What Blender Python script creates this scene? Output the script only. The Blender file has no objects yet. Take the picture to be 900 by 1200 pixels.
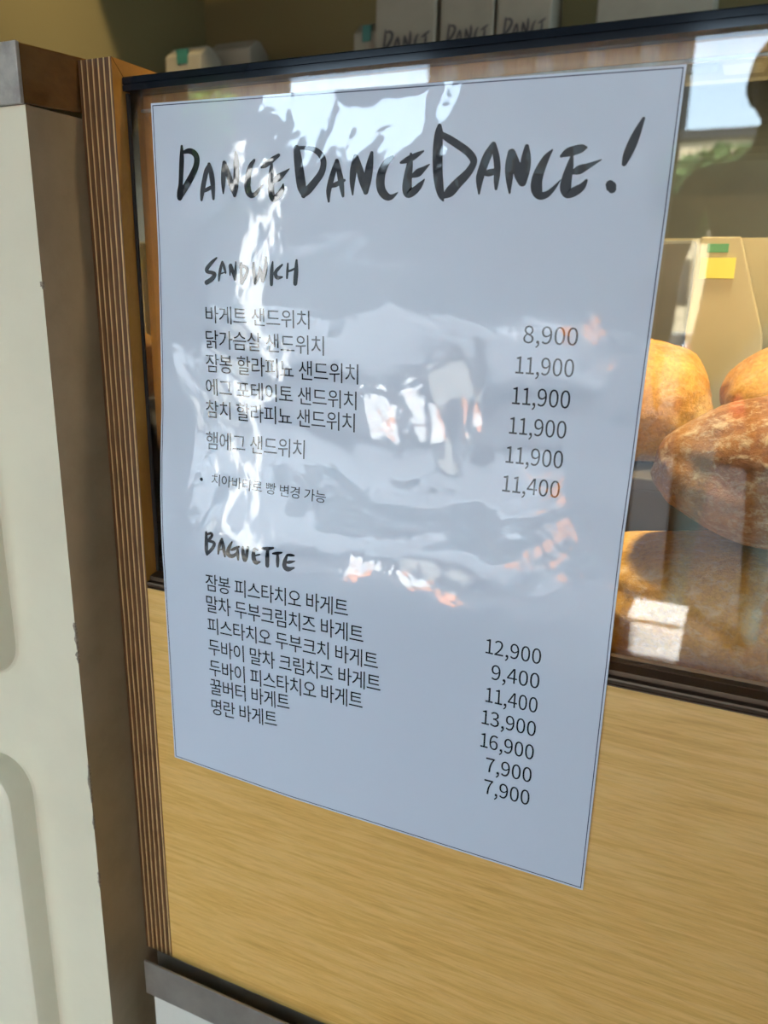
import bpy, bmesh, math, random
from mathutils import Vector, Matrix, noise
random.seed(7)
S = bpy.context.scene
C = S.collection
PI = math.pi

# ------------------------------------------------------------------ camera, sky, sun, exposure
cd = bpy.data.cameras.new('camera')
cam = bpy.data.objects.new('camera', cd); C.objects.link(cam)
Rm = Matrix(((0.9073378, 0.4200639, 0.0168636), (0.1288091, -0.2395962, -0.9622899), (-0.4001828, 0.8752942, -0.2715027)))
cam.matrix_world = Matrix.Translation((.1398, -.2886, .0845)) @ Matrix((Rm[0], -Rm[1], -Rm[2])).transposed().to_4x4()
cd.sensor_fit = 'HORIZONTAL'; cd.sensor_width = 36; cd.lens = 937.42 / 900 * 36
cd.clip_start = .01; cd.clip_end = 300
cd.dof.use_dof = True; cd.dof.focus_distance = .34; cd.dof.aperture_fstop = 17
S.camera = cam

w = bpy.data.worlds.new('sky'); S.world = w; w.use_nodes = True
nt = w.node_tree; bg = nt.nodes['Background']
sk = nt.nodes.new('ShaderNodeTexSky'); sk.sky_type = 'NISHITA'; sk.sun_disc = False
sk.sun_elevation = math.radians(50); sk.sun_rotation = math.radians(14); sk.dust_density = 2.5; sk.air_density = 1.0
mxw = nt.nodes.new('ShaderNodeMix'); mxw.data_type = 'RGBA'; mxw.inputs[0].default_value = .72      # haze over the blue sky
nt.links.new(sk.outputs[0], mxw.inputs[6]); mxw.inputs[7].default_value = (2.1, 2.63, 2.95, 1)
nt.links.new(mxw.outputs[2], bg.inputs[0]); bg.inputs[1].default_value = 2.6

ld = bpy.data.lights.new('sun', 'SUN'); ld.energy = 42; ld.angle = math.radians(.6); ld.color = (1, .97, .92)
sun = bpy.data.objects.new('sun', ld); C.objects.link(sun)
sun.rotation_euler = Vector((-.9, -.9, -1.35)).to_track_quat('-Z', 'Y').to_euler()

def area(name, loc, target, size, sizey, energy, color):
    l = bpy.data.lights.new(name, 'AREA'); l.shape = 'RECTANGLE'; l.size = size; l.size_y = sizey
    l.energy = energy; l.color = color
    o = bpy.data.objects.new(name, l); C.objects.link(o); o.location = loc
    o.rotation_euler = (Vector(target) - Vector(loc)).to_track_quat('-Z', 'Y').to_euler()
    return o
l = area('ceiling_lamp_light', (.30, .11, 1.15), (.18, .09, 0), .12, .12, 1.9, (1, .80, .55)); l.data.spread = math.radians(50)
l = area('ceiling_lamp_light', (-.25, .2, 1.3), (-.66, .48, .42), .1, .1, 1.0, (1, .76, .42)); l.data.spread = math.radians(40)

area('case_strip_light', (.26, .030, .1565), (.26, 1.03, -.12), .30, .005, .30, (1, .88, .66))

S.view_settings.view_transform = 'Standard'; S.view_settings.look = 'None'
S.view_settings.exposure = .86; S.view_settings.gamma = 1; S.view_settings.use_curve_mapping = False

# ------------------------------------------------------------------ materials
def mat(name, col, rough=.5, metal=0, spec=.5, coat=0, coat_rough=.1):
    m = bpy.data.materials.new(name); m.use_nodes = True
    b = m.node_tree.nodes['Principled BSDF']
    b.inputs['Base Color'].default_value = (*col, 1); b.inputs['Roughness'].default_value = rough
    b.inputs['Metallic'].default_value = metal; b.inputs['Specular IOR Level'].default_value = spec
    b.inputs['Coat Weight'].default_value = coat; b.inputs['Coat Roughness'].default_value = coat_rough
    return m
def nodes(m): return m.node_tree, m.node_tree.nodes['Principled BSDF']
def N(nt, t, **k):
    n = nt.nodes.new(t)
    for a, v in k.items(): setattr(n, a, v)
    return n
def coords(nt, scale, rot=(0, 0, 0)):
    g = N(nt, 'ShaderNodeNewGeometry'); mp = N(nt, 'ShaderNodeMapping')
    mp.inputs['Scale'].default_value = scale; mp.inputs['Rotation'].default_value = rot
    nt.links.new(g.outputs['Position'], mp.inputs[0]); return mp.outputs[0]
def noi(nt, vec, scale, detail=4, rough=.5, dist=0):
    n = N(nt, 'ShaderNodeTexNoise'); n.inputs['Scale'].default_value = scale; n.inputs['Detail'].default_value = detail
    n.inputs['Roughness'].default_value = rough; n.inputs['Distortion'].default_value = dist
    nt.links.new(vec, n.inputs['Vector']); return n.outputs['Fac']
def ramp(nt, fac, stops, interp='LINEAR'):
    r = N(nt, 'ShaderNodeValToRGB'); e = r.color_ramp.elements; r.color_ramp.interpolation = interp
    while len(e) > 1: e.remove(e[0])
    e[0].position = stops[0][0]; e[0].color = (*stops[0][1], 1)
    for p, c in stops[1:]:
        x = e.new(p); x.color = (*c, 1)
    nt.links.new(fac, r.inputs[0]); return r.outputs[0]
def bump(nt, b, h, strength, dist):
    n = N(nt, 'ShaderNodeBump'); n.inputs['Strength'].default_value = strength; n.inputs['Distance'].default_value = dist
    nt.links.new(h, n.inputs['Height']); nt.links.new(n.outputs[0], b.inputs['Normal']); return n
def mix(nt, fac, a, b_, mode='MIX'):
    n = N(nt, 'ShaderNodeMix', data_type='RGBA', blend_type=mode)
    for s, v in ((0, fac), (6, a), (7, b_)):
        if hasattr(v, 'links'): nt.links.new(v, n.inputs[s])
        elif s == 0: n.inputs[0].default_value = v
        else: n.inputs[s].default_value = (*v, 1)
    return n.outputs[2]
def speckled(name, col, col2, rough, scale=60, bd=.0002, bs=.3, **k):
    m = mat(name, col, rough, **k); nt, b = nodes(m); v = coords(nt, (1, 1, 1))
    f = noi(nt, v, scale, 6, .6)
    nt.links.new(ramp(nt, f, [(.35, col2), (.6, col)]), b.inputs['Base Color'])
    bump(nt, b, noi(nt, v, scale * 3, 5, .6), bs, bd); return m
def wood(name, c1, c2, c3, rough=.38, scale=(9, 60, 140), coat=.25, rot=(0, 0, 0)):
    m = mat(name, c1, rough, coat=coat, coat_rough=.25); nt, b = nodes(m)
    v = coords(nt, scale, rot); f = noi(nt, v, 1.6, 8, .62, .9)
    v2 = coords(nt, tuple(s * 3.2 for s in scale), rot); f2 = noi(nt, v2, 2, 6, .7, .2)
    c = ramp(nt, f, [(.3, c2), (.48, c1), (.62, c3), (.75, c1)])
    d = ramp(nt, f2, [(.35, (.72, .66, .56)), (.55, (1, 1, 1))])
    nt.links.new(mix(nt, .5, c, d, 'MULTIPLY'), b.inputs['Base Color'])
    bump(nt, b, f2, .25, .0002); return m

M = {}
M['panel_wood'] = wood('panel_wood', (.70, .445, .12), (.60, .36, .08), (.75, .50, .165))
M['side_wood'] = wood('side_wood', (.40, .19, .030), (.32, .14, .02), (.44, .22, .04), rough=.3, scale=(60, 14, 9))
def ply():
    m = mat('plywood', (.3, .18, .07), .5); nt, b = nodes(m)
    g = N(nt, 'ShaderNodeNewGeometry'); sp = N(nt, 'ShaderNodeSeparateXYZ'); nt.links.new(g.outputs['Position'], sp.inputs[0])
    wob = noi(nt, coords(nt, (20, 20, 14)), 1.2, 4, .6)
    ma = N(nt, 'ShaderNodeMath', operation='MULTIPLY_ADD'); nt.links.new(wob, ma.inputs[0]); ma.inputs[1].default_value = .0009
    nt.links.new(sp.outputs[0], ma.inputs[2])
    k = N(nt, 'ShaderNodeMath', operation='MULTIPLY_ADD'); nt.links.new(ma.outputs[0], k.inputs[0])
    k.inputs[1].default_value = 6 / .0183; k.inputs[2].default_value = 6 / .0183 * .13885
    fr = N(nt, 'ShaderNodeMath', operation='FRACT'); nt.links.new(k.outputs[0], fr.inputs[0])
    c = ramp(nt, fr.outputs[0], [(.0, (.17, .08, .022)), (.40, (.12, .052, .014)), (.64, (.09, .037, .010)), (.70, (.62, .43, .17)), (.86, (.70, .50, .22)), (.94, (.17, .08, .022))])
    gr = noi(nt, coords(nt, (900, 900, 60)), 1, 5, .7)
    d = ramp(nt, gr, [(.36, (.35, .3, .25)), (.52, (1, 1, 1))])
    nt.links.new(mix(nt, .7, c, d, 'MULTIPLY'), b.inputs['Base Color']); bump(nt, b, gr, .5, .0004)
    return m
M['ply'] = ply()
# laminated sheet: smooth film over paper, with soft ripples
def laminate(name, col, spec=.3):
    m = mat(name, col, .30, spec=spec, coat=1, coat_rough=.03); nt, b = nodes(m)
    v = coords(nt, (1, 1, 1)); a = noi(nt, v, 9, 3, .5, .6); c = noi(nt, v, 38, 3, .5, .3)
    s = N(nt, 'ShaderNodeMath', operation='MULTIPLY_ADD'); nt.links.new(c, s.inputs[0]); s.inputs[1].default_value = .10
    nt.links.new(a, s.inputs[2])
    n = bump(nt, b, s.outputs[0], 1, .0026); nt.links.new(n.outputs[0], b.inputs['Coat Normal'])
    return m
M['paper'] = laminate('laminated_paper', (.56, .665, .765))
M['ink'] = laminate('black_print', (.010, .014, .020), 0)
M['border_ink'] = laminate('navy_print', (.03, .045, .10))
def glass():
    m = bpy.data.materials.new('clear_glass'); m.use_nodes = True; nt = m.node_tree; nt.nodes.clear()
    o = N(nt, 'ShaderNodeOutputMaterial'); mx = N(nt, 'ShaderNodeMixShader'); t = N(nt, 'ShaderNodeBsdfTransparent')
    t.inputs[0].default_value = (.97, .985, .975, 1)
    g = N(nt, 'ShaderNodeBsdfGlossy'); g.inputs['Roughness'].default_value = .004
    fr = N(nt, 'ShaderNodeFresnel'); fr.inputs[0].default_value = 1.5
    nt.links.new(fr.outputs[0], mx.inputs[0]); nt.links.new(t.outputs[0], mx.inputs[1]); nt.links.new(g.outputs[0], mx.inputs[2])
    nt.links.new(mx.outputs[0], o.inputs[0]); return m
M['glass'] = glass()
M['black_rail'] = mat('black_rail', (.006, .010, .016), .08, spec=.35)
M['gasket'] = mat('black_gasket', (.01, .009, .008), .6)
M['bronze'] = mat('bronze_trim', (.10, .068, .042), .32, metal=.6)
M['steel'] = speckled('brushed_steel', (.34, .315, .265), (.28, .26, .22), .36, 40, metal=.5)
M['edge_metal'] = speckled('grey_metal_edge', (.42, .41, .36), (.28, .27, .24), .4, 120, .0004, .5, metal=.2)
M['white_paint'] = speckled('cream_paint', (.73, .71, .53), (.68, .66, .49), .34, 14, .0006, .25)
M['lower_white'] = speckled('white_lower_panel', (.62, .64, .56), (.58, .60, .52), .4, 20)
M['shaded_side'] = speckled('tan_shaded_side', (.27, .205, .115), (.23, .175, .095), .42, 55, .0005, .3)  # shade on the counter's right side put into a darker tan
M['chip'] = speckled('chipped_paint', (.16, .13, .09), (.34, .30, .22), .85, 900)
M['counter_end'] = wood('counter_end', (.13, .062, .014), (.10, .045, .010), (.15, .07, .018), rough=.15, scale=(60, 10, 20), coat=.8)
M['olive_wall'] = speckled('olive_wall', (.105, .085, .029), (.098, .08, .027), .8, 5)
M['brown_wall'] = speckled('brown_board', (.20, .145, .06), (.17, .12, .05), .6, 9)
M['beige'] = speckled('beige_panel', (.52, .44, .24), (.48, .40, .21), .6, 8)
M['dark'] = mat('dark_board', (.05, .04, .025), .7)
M['bag'] = speckled('white_paper_bag', (.165, .157, .115), (.145, .138, .1), .75, 20)
M['teal'] = mat('teal_sticker', (.01, .09, .07), .5)
M['yellow'] = mat('yellow_label', (.85, .74, .12), .5)
M['green'] = mat('green_print', (.12, .35, .14), .5)
M['plain_ink'] = mat('black_ink', (.02, .02, .02), .6)
M['grey_floor'] = speckled('grey_floor', (.14, .13, .12), (.11, .10, .09), .6, 8)
M['paving'] = speckled('grey_paving', (.032, .034, .035), (.022, .024, .025), .75, 3, .003, .4)
M['asphalt'] = speckled('asphalt', (.036, .040, .044), (.026, .028, .03), .8, 5, .003, .4)
M['render_beige'] = speckled('beige_render', (.55, .46, .30), (.50, .42, .27), .8, 1)
M['render_grey'] = speckled('grey_render', (.030, .034, .038), (.022, .025, .028), .8, 1)
M['win'] = mat('window_glass_dark', (.03, .04, .045), .08, spec=.8)
M['car_white'] = mat('grey_car_paint', (.20, .22, .24), .2, coat=1)
M['car_red'] = mat('red_car_paint', (.30, .05, .035), .3, coat=1)
M['tyre'] = mat('tyre_rubber', (.02, .02, .02), .8)
M['amber'] = mat('amber_plastic', (.60, .22, .06), .5)
M['leaf'] = speckled('leaf_green', (.07, .13, .03), (.04, .08, .02), .6, 3)
M['bark'] = mat('bark', (.10, .07, .04), .8)
M['skin'] = mat('skin', (.50, .30, .20), .5)
M['hair'] = mat('black_hair', (.012, .01, .01), .5)
M['teal_cloth'] = speckled('dark_teal_cloth', (.03, .07, .075), (.02, .05, .055), .8, 20)
M['dark_cloth'] = speckled('charcoal_cloth', (.04, .04, .045), (.03, .03, .035), .8, 20)
M['white_board'] = mat('white_board', (.82, .82, .80), .35)
def crust(name, c_lo, c_mid, c_hi, flour):
    m = mat(name, c_mid, .5, spec=.35); nt, b = nodes(m)
    v = coords(nt, (1, 1, 1)); big = noi(nt, v, 30, 5, .6, .3); fine = noi(nt, v, 420, 8, .75, .3); med = noi(nt, coords(nt, (1, 1, 1.6), (0, .5, 0)), 130, 10, .78, .4)
    c = ramp(nt, big, [(.30, c_lo), (.5, c_mid), (.68, c_hi)])
    d = ramp(nt, fine, [(.38, (.5, .42, .34)), (.56, (1.0, 1.0, 1.0))])
    c = mix(nt, .55, c, d, 'MULTIPLY')
    f = ramp(nt, med, [(.50, (0, 0, 0)), (.66, (flour,) * 3)])
    g = N(nt, 'ShaderNodeNewGeometry')
    c = mix(nt, f, c, (.78, .60, .36)); nt.links.new(c, b.inputs['Base Color'])
    s = N(nt, 'ShaderNodeMath', operation='ADD'); nt.links.new(med, s.inputs[0]); nt.links.new(fine, s.inputs[1])
    bump(nt, b, s.outputs[0], .8, .0016); return m
M['crust_gold'] = crust('golden_crust', (.52, .20, .03), (.72, .36, .07), (.80, .50, .14), .35)
M['crust_brown'] = crust('brown_crust', (.26, .085, .015), (.42, .17, .035), (.58, .27, .065), .75)
M['crust_olive'] = crust('floured_crust', (.56, .27, .03), (.70, .38, .06), (.66, .33, .06), .7)

# ------------------------------------------------------------------ mesh helpers
def base(o, p):
    if p is not None:
        o.parent = p; o.matrix_parent_inverse = Matrix.Translation(p.location).inverted() if p.type == 'EMPTY' else Matrix()
def make(name, bm, m, parent=None, smooth=False, bevel=0):
    me = bpy.data.meshes.new(name); bmesh.ops.recalc_face_normals(bm, faces=bm.faces); bm.to_mesh(me); bm.free()
    if smooth:
        for p in me.polygons: p.use_smooth = True
    for x in (m if isinstance(m, list) else [m]): me.materials.append(M[x] if isinstance(x, str) else x)
    o = bpy.data.objects.new(name, me); C.objects.link(o)
    if parent is not None:
        o.parent = parent; o.matrix_parent_inverse = pinv(parent)
    if bevel:
        b = o.modifiers.new('bevel', 'BEVEL'); b.width = bevel; b.segments = 2; b.limit_method = 'ANGLE'; b.angle_limit = math.radians(40)
    return o
def mw(o):
    m = Matrix.LocRotScale(o.location, o.rotation_euler, o.scale)
    if o.parent: m = mw(o.parent) @ o.matrix_parent_inverse @ m
    return m
def pinv(p): return mw(p).inverted()
def box(bm, x0, x1, y0, y1, z0, z1):
    v = [bm.verts.new((x, y, z)) for x in (x0, x1) for y in (y0, y1) for z in (z0, z1)]
    for f in ((0, 1, 3, 2), (4, 6, 7, 5), (0, 4, 5, 1), (2, 3, 7, 6), (0, 2, 6, 4), (1, 5, 7, 3)): bm.faces.new([v[i] for i in f])
def bx(name, m, dims, parent=None, bevel=0):
    bm = bmesh.new(); box(bm, *dims); return make(name, bm, m, parent, bevel=bevel)
def prism(bm, pts, a0, a1, axis=0):
    """closed polygon of 2-D points extruded along an axis (0: pts are y,z; 1: pts are x,z; 2: pts are x,y)"""
    def P(p, a): return {0: (a, p[0], p[1]), 1: (p[0], a, p[1]), 2: (p[0], p[1], a)}[axis]
    A = [bm.verts.new(P(p, a0)) for p in pts]; B = [bm.verts.new(P(p, a1)) for p in pts]
    n = len(pts); bm.faces.new(A); bm.faces.new(B[::-1])
    for i in range(n): bm.faces.new((A[i], B[i], B[(i + 1) % n], A[(i + 1) % n]))
def pris(name, m, pts, a0, a1, axis=0, parent=None, bevel=0):
    bm = bmesh.new(); prism(bm, pts, a0, a1, axis); return make(name, bm, m, parent, bevel=bevel)
def cyl(bm, c, r, h, axis='z', n=20, r2=None):
    r2 = r if r2 is None else r2
    rot = {'z': Matrix(), 'x': Matrix.Rotation(PI / 2, 4, 'Y'), 'y': Matrix.Rotation(PI / 2, 4, 'X')}[axis]
    bmesh.ops.create_cone(bm, cap_ends=True, segments=n, radius1=r, radius2=r2, depth=h, matrix=Matrix.Translation(c) @ rot)
def thing(name, loc, label, cat, group=None):
    o = bpy.data.objects.new(name, None); C.objects.link(o); o.location = loc; o.empty_display_size = .02
    return tag(o, label, cat, group)
def tag(o, label, cat, group=None):
    o['label'] = label; o['category'] = cat
    if group: o['group'] = group
    return o
def struct(o): o['kind'] = 'structure'; return o
KOR=[
 ('바게트 샌드위치', -83.21, 67.69, -30.77, 66.78, 7.48),
 ('닭가슴살 샌드위치', -83.66, 56.69, -23.95, 56.3, 7.98),
 ('잠봉 할라피뇨 샌드위치', -84.22, 46.13, -8.01, 45.46, 8.31),
 ('에그 포테이토 샌드위치', -84.76, 35.89, -8.71, 34.86, 7.68),
 ('참치 할라피뇨 샌드위치', -85.26, 25.64, -9.39, 25.5, 8.0),
 ('햄에그 샌드위치', -85.46, 11.14, -33.31, 11.77, 8.23),
 ('치아바타로 빵 변경 가능', -81.81, -4.98, -21.75, -6.17, 5.28),
 ('잠봉 피스타치오 바게트', -83.7, -55.57, -7.98, -54.82, 8.55),
 ('말차 두부크림치즈 바게트', -83.78, -66.48, -0.39, -65.78, 8.81),
 ('피스타치오 두부크치 바게트', -83.61, -77.42, 6.78, -76.7, 8.51),
 ('두바이 말차 크림치즈 바게트', -83.7, -88.77, 8.19, -87.22, 8.66),
 ('두바이 피스타치오 바게트', -83.76, -99.88, -0.46, -97.79, 8.79),
 ('꿀버터 바게트', -83.77, -110.08, -38.49, -107.92, 8.69),
 ('명란 바게트', -83.57, -121.17, -45.58, -118.81, 8.82),
]
PRI=[
 ('8,900', 59.96, 65.25, 80.0, 65.12, 6.3),
 ('11,900', 57.75, 53.92, 79.48, 53.81, 6.44),
 ('11,900', 57.15, 42.4, 79.0, 42.31, 6.58),
 ('11,900', 56.68, 31.0, 78.47, 31.05, 6.55),
 ('11,900', 56.1, 19.64, 78.15, 19.69, 6.62),
 ('11,400', 55.69, 8.36, 77.95, 8.37, 6.47),
 ('12,900', 54.69, -57.85, 77.37, -57.83, 6.49),
 ('9,400', 57.68, -68.84, 77.44, -68.48, 6.61),
 ('11,400', 55.85, -79.52, 77.43, -79.26, 6.73),
 ('13,900', 54.74, -89.93, 77.48, -89.92, 6.66),
 ('16,900', 54.74, -100.72, 77.38, -100.74, 6.77),
 ('7,900', 57.58, -111.85, 77.18, -111.46, 6.86),
 ('7,900', 57.39, -122.47, 77.05, -122.35, 6.98),
]
STROKES={
 'title':[
  [(-91.84,139.69,0.84),(-92.12,135.27,1.56),(-92.77,129.72,1.57),(-93.4,124.68,1.58),(-93.88,121.86,2.07),(-94.16,119.88,2.07)],
  [(-91.24,137.34,0.84),(-88.26,137.75,1.43),(-85.74,136.92,1.67),(-84.39,134.93,1.91),(-84.94,131.64,1.91),(-87.38,127.84,2.04),(-90.59,124.03,2.06),(-93.67,120.43,1.83)],
  [(-78.22,132.03,0.83),(-79.57,129.77,1.55),(-81.01,125.95,1.55),(-82.1,122.08,1.56),(-82.81,118.44,0.84)],
  [(-78.22,132.03,1.19),(-77.24,128.58,1.66),(-76.74,124.14,1.55),(-76.65,118.68,0.84)],
  [(-81.68,121.62,0.72),(-79.59,122.45,1.08),(-76.62,123.58,0.95)],
  [(-71.57,120.66,0.47),(-71.4,124.52,1.42),(-71.05,128.89,1.65),(-70.61,132.42,1.17)],
  [(-70.48,132.14,1.29),(-68.88,128.26,1.65),(-67.3,123.83,1.88),(-65.9,119.94,1.06)],
  [(-65.91,119.83,1.18),(-65.18,123.76,1.88),(-64.68,129.19,1.87),(-64.6,132.97,1.75),(-64.7,135.93,0.81)],
  [(-55.83,132.7,0.81),(-57.61,130.79,1.39),(-58.9,127.35,1.86),(-59.45,123.58,2.1),(-58.99,120.84,1.99),(-57.51,119.44,1.4),(-55.55,120.09,1.16),(-53.78,121.77,0.7),(-52.16,123.34,0.29)],
  [(-52.51,129.89,0.58),(-50.45,130.77,1.38),(-47.38,132.49,1.48),(-44.21,134.08,0.91)],
  [(-47.61,131.18,0.69),(-47.98,127.48,1.6),(-48.22,123.21,1.84),(-47.91,119.44,1.96),(-46.86,117.79,1.62),(-44.53,119.35,1.72),(-42.95,121.18,1.49),(-42.38,123.13,0.57)],
  [(-47.38,124.36,0.8),(-44.53,125.76,1.94),(-41.83,127.35,1.14),(-39.42,128.84,0.28)],
  [(-35.97,136.18,1.79),(-35.47,132.57,2.4),(-34.65,126.98,2.77),(-33.81,121.9,2.66),(-32.87,118.49,1.09)],
  [(-35.56,136.33,0.96),(-31.43,136.13,0.95),(-27.69,135.23,1.42),(-25.0,133.2,1.65),(-23.86,130.69,1.77),(-24.69,127.15,1.9),(-27.43,123.93,2.03),(-30.9,120.69,2.17),(-33.15,118.78,1.33)],
  [(-17.98,130.71,1.17),(-19.31,127.49,1.53),(-20.65,123.7,1.66),(-21.67,119.86,1.43),(-21.61,116.23,0.6)],
  [(-17.98,130.71,1.29),(-16.97,126.86,1.53),(-16.1,123.0,1.65),(-15.29,118.12,0.83)],
  [(-20.65,121.77,0.83),(-17.97,122.51,1.3),(-14.64,123.77,0.71)],
  [(-11.04,118.45,0.47),(-11.21,122.83,1.52),(-10.72,127.7,1.98),(-9.84,131.7,1.39)],
  [(-9.84,131.7,1.62),(-8.24,127.6,1.98),(-6.77,123.23,2.1),(-5.43,119.38,1.4)],
  [(-5.43,119.38,1.52),(-4.7,123.69,2.21),(-3.93,128.5,2.08),(-3.03,132.99,0.92)],
  [(5.7,131.16,0.8),(3.36,129.53,1.71),(1.4,126.42,2.3),(0.69,122.97,2.42),(1.26,119.72,2.31),(3.28,117.51,1.96),(5.5,117.18,1.27),(7.99,118.67,0.29)],
  [(9.11,129.12,0.68),(12.04,130.04,1.58),(15.06,131.26,1.35),(18.05,132.62,0.45)],
  [(13.09,131.97,0.56),(12.7,128.34,1.69),(12.08,124.17,2.27),(11.81,120.47,2.62),(12.36,118.33,2.28),(14.81,119.05,1.93),(16.91,120.84,1.47),(18.73,122.88,0.34)],
  [(13.44,124.12,0.79),(16.16,125.27,1.92),(18.54,126.64,1.12),(20.61,128.01,0.28)],
  [(24.04,140.72,1.15),(23.92,138.52,2.12),(23.67,134.1,2.52),(23.73,129.62,2.63),(24.01,125.09,2.54),(24.71,120.52,2.25),(25.62,117.29,1.67),(26.48,115.34,0.49)],
  [(24.81,138.03,1.25),(27.7,136.33,1.73),(31.36,134.16,1.82),(35.01,131.77,1.82),(37.4,129.24,1.81),(37.49,127.24,1.72),(35.37,124.22,2.02),(31.94,121.19,2.42),(28.96,118.34,2.54),(26.68,116.8,1.18)],
  [(44.66,133.4,1.32),(42.82,130.09,2.08),(41.3,126.2,2.1),(40.26,122.25,1.91),(40.26,117.33,0.48)],
  [(44.76,133.39,1.41),(46.05,129.51,1.6),(46.67,125.55,1.61),(46.58,122.03,1.42),(46.56,118.85,0.76)],
  [(41.66,124.07,0.95),(43.89,124.25,1.62),(46.81,124.89,1.14),(47.67,125.16,0.38)],
  [(51.67,117.23,0.47),(51.28,121.87,1.7),(51.11,126.24,2.16),(51.33,130.56,1.59)],
  [(51.72,130.55,1.68),(53.24,127.02,2.06),(54.66,123.49,2.34),(56.04,120.83,2.06)],
  [(56.19,120.61,1.88),(56.74,124.71,2.52),(56.91,128.59,2.32),(56.95,132.22,1.11)],
  [(66.01,130.69,0.42),(64.07,128.27,1.58),(62.2,124.44,2.33),(61.26,121.02,2.66),(61.47,118.04,2.67),(62.79,116.11,1.92),(65.2,116.44,1.49),(67.46,118.35,0.95),(69.65,120.98,0.21)],
  [(69.32,128.61,0.73),(71.33,129.62,1.87),(73.87,130.22,2.07),(76.4,130.76,1.65),(77.61,130.89,0.62)],
  [(72.99,128.35,0.73),(72.48,125.0,1.77),(71.74,121.15,2.41),(71.6,118.22,2.63),(72.49,116.33,1.89),(74.94,117.14,2.09),(77.16,118.54,1.67),(78.5,120.43,0.73)],
  [(73.66,123.27,1.04),(75.93,124.0,1.97),(78.92,125.12,1.24),(82.98,126.86,0.26)],
  [(90.66,125.3,1.12),(91.44,127.98,1.92),(92.79,131.63,2.11),(94.13,135.23,1.6),(95.55,138.79,0.7)],
  [(86.57,118.91,1.95),(86.87,118.47,2.26),(87.22,117.93,2.26),(87.46,117.45,1.85)],
 ],
 'sandwich':[
  [(-76.15,94.98,0.53),(-78.68,93.21,1.06),(-81.41,90.65,1.28),(-81.47,89.37,1.07),(-78.9,88.89,1.06),(-77.52,88.13,1.28),(-79.03,86.33,1.39),(-82.05,84.75,1.39)],
  [(-73.42,93.33,0.63),(-74.16,91.2,0.95),(-75.07,88.16,0.95),(-75.45,85.61,0.53)],
  [(-73.29,93.33,0.74),(-72.5,91.22,0.95),(-71.83,88.95,0.63)],
  [(-74.67,88.42,0.42),(-72.08,89.2,0.42)],
  [(-69.59,87.96,0.42),(-69.3,91.74,1.15)],
  [(-69.04,91.99,1.05),(-68.02,89.23,1.16),(-67.01,86.12,0.84)],
  [(-67.01,86.12,0.84),(-66.76,89.24,0.84),(-66.47,93.35,0.42)],
  [(-63.8,92.76,0.73),(-63.93,89.27,0.94),(-63.92,84.74,0.94)],
  [(-64.02,92.01,0.83),(-61.68,91.28,0.94),(-60.79,90.04,0.94),(-61.48,88.04,1.04),(-63.78,85.0,1.15)],
  [(-57.42,93.04,0.62),(-57.54,89.32,1.14),(-56.94,84.84,0.94)],
  [(-56.94,84.84,0.94),(-55.31,87.85,0.93),(-54.41,91.32,0.62)],
  [(-54.42,91.08,0.72),(-53.77,88.36,1.14),(-53.23,85.89,1.14)],
  [(-53.23,85.89,1.14),(-51.78,89.86,1.34),(-51.39,95.17,0.72)],
  [(-48.06,93.42,0.51),(-48.64,89.4,1.23),(-48.89,84.46,1.03)],
  [(-43.43,92.36,0.51),(-45.86,90.4,1.02),(-47.33,88.82,0.82)],
  [(-45.85,90.64,0.72),(-46.8,88.68,1.13),(-45.93,87.21,1.13),(-43.53,87.48,0.51)],
  [(-40.76,92.86,0.51),(-40.99,89.95,0.81),(-41.28,87.12,0.61)],
  [(-41.11,89.7,0.51),(-39.04,90.21,0.61),(-36.85,91.19,0.51)],
  [(-36.57,94.08,0.71),(-36.88,89.5,1.42),(-37.36,85.01,1.32)],
 ],
 'baguette':[
  [(-83.63,-27.34,0.81),(-83.33,-31.38,1.27),(-83.21,-35.48,1.27),(-82.87,-37.79,0.81)],
  [(-83.44,-28.48,0.58),(-80.96,-27.43,0.92),(-80.35,-28.62,1.03),(-82.36,-31.12,0.92)],
  [(-82.21,-31.22,0.81),(-79.41,-31.39,1.03),(-78.81,-32.47,1.15),(-80.0,-34.7,1.15),(-82.74,-37.47,1.04)],
  [(-74.77,-29.27,0.8),(-75.88,-32.62,1.14),(-76.46,-36.51,0.57)],
  [(-74.63,-29.25,0.91),(-73.66,-32.88,1.26),(-72.7,-37.11,0.69)],
  [(-75.83,-34.37,0.46),(-72.94,-33.7,0.46)],
  [(-68.99,-29.76,0.57),(-70.51,-32.7,1.25),(-71.11,-35.11,1.59),(-69.9,-36.38,1.37),(-67.86,-36.07,1.14),(-65.88,-34.31,0.79)],
  [(-69.31,-33.67,0.57),(-67.3,-32.62,1.02),(-64.98,-31.35,0.56)],
  [(-65.74,-32.56,0.68),(-65.66,-34.86,1.25),(-65.3,-37.53,0.68)],
  [(-62.96,-31.28,0.79),(-62.71,-34.12,1.35),(-61.73,-37.14,1.35),(-60.79,-34.98,1.24),(-60.29,-30.77,0.79)],
  [(-54.93,-31.51,0.56),(-56.61,-31.19,0.78),(-57.11,-33.26,1.35),(-56.74,-36.07,1.57),(-55.37,-37.3,1.35),(-53.4,-36.7,0.45)],
  [(-56.67,-34.34,0.67),(-53.66,-33.31,0.45)],
  [(-52.68,-30.32,0.67),(-49.75,-29.99,1.11),(-46.79,-29.33,0.66)],
  [(-49.61,-30.14,0.89),(-49.69,-33.84,1.45),(-49.54,-37.8,1.34)],
  [(-46.92,-31.82,0.55),(-44.48,-31.34,0.99),(-42.19,-30.66,0.55)],
  [(-44.34,-31.6,0.77),(-44.2,-34.4,1.22),(-44.08,-37.22,0.89)],
  [(-39.46,-31.41,0.66),(-37.75,-31.15,0.88),(-35.85,-31.03,0.55)],
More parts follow.
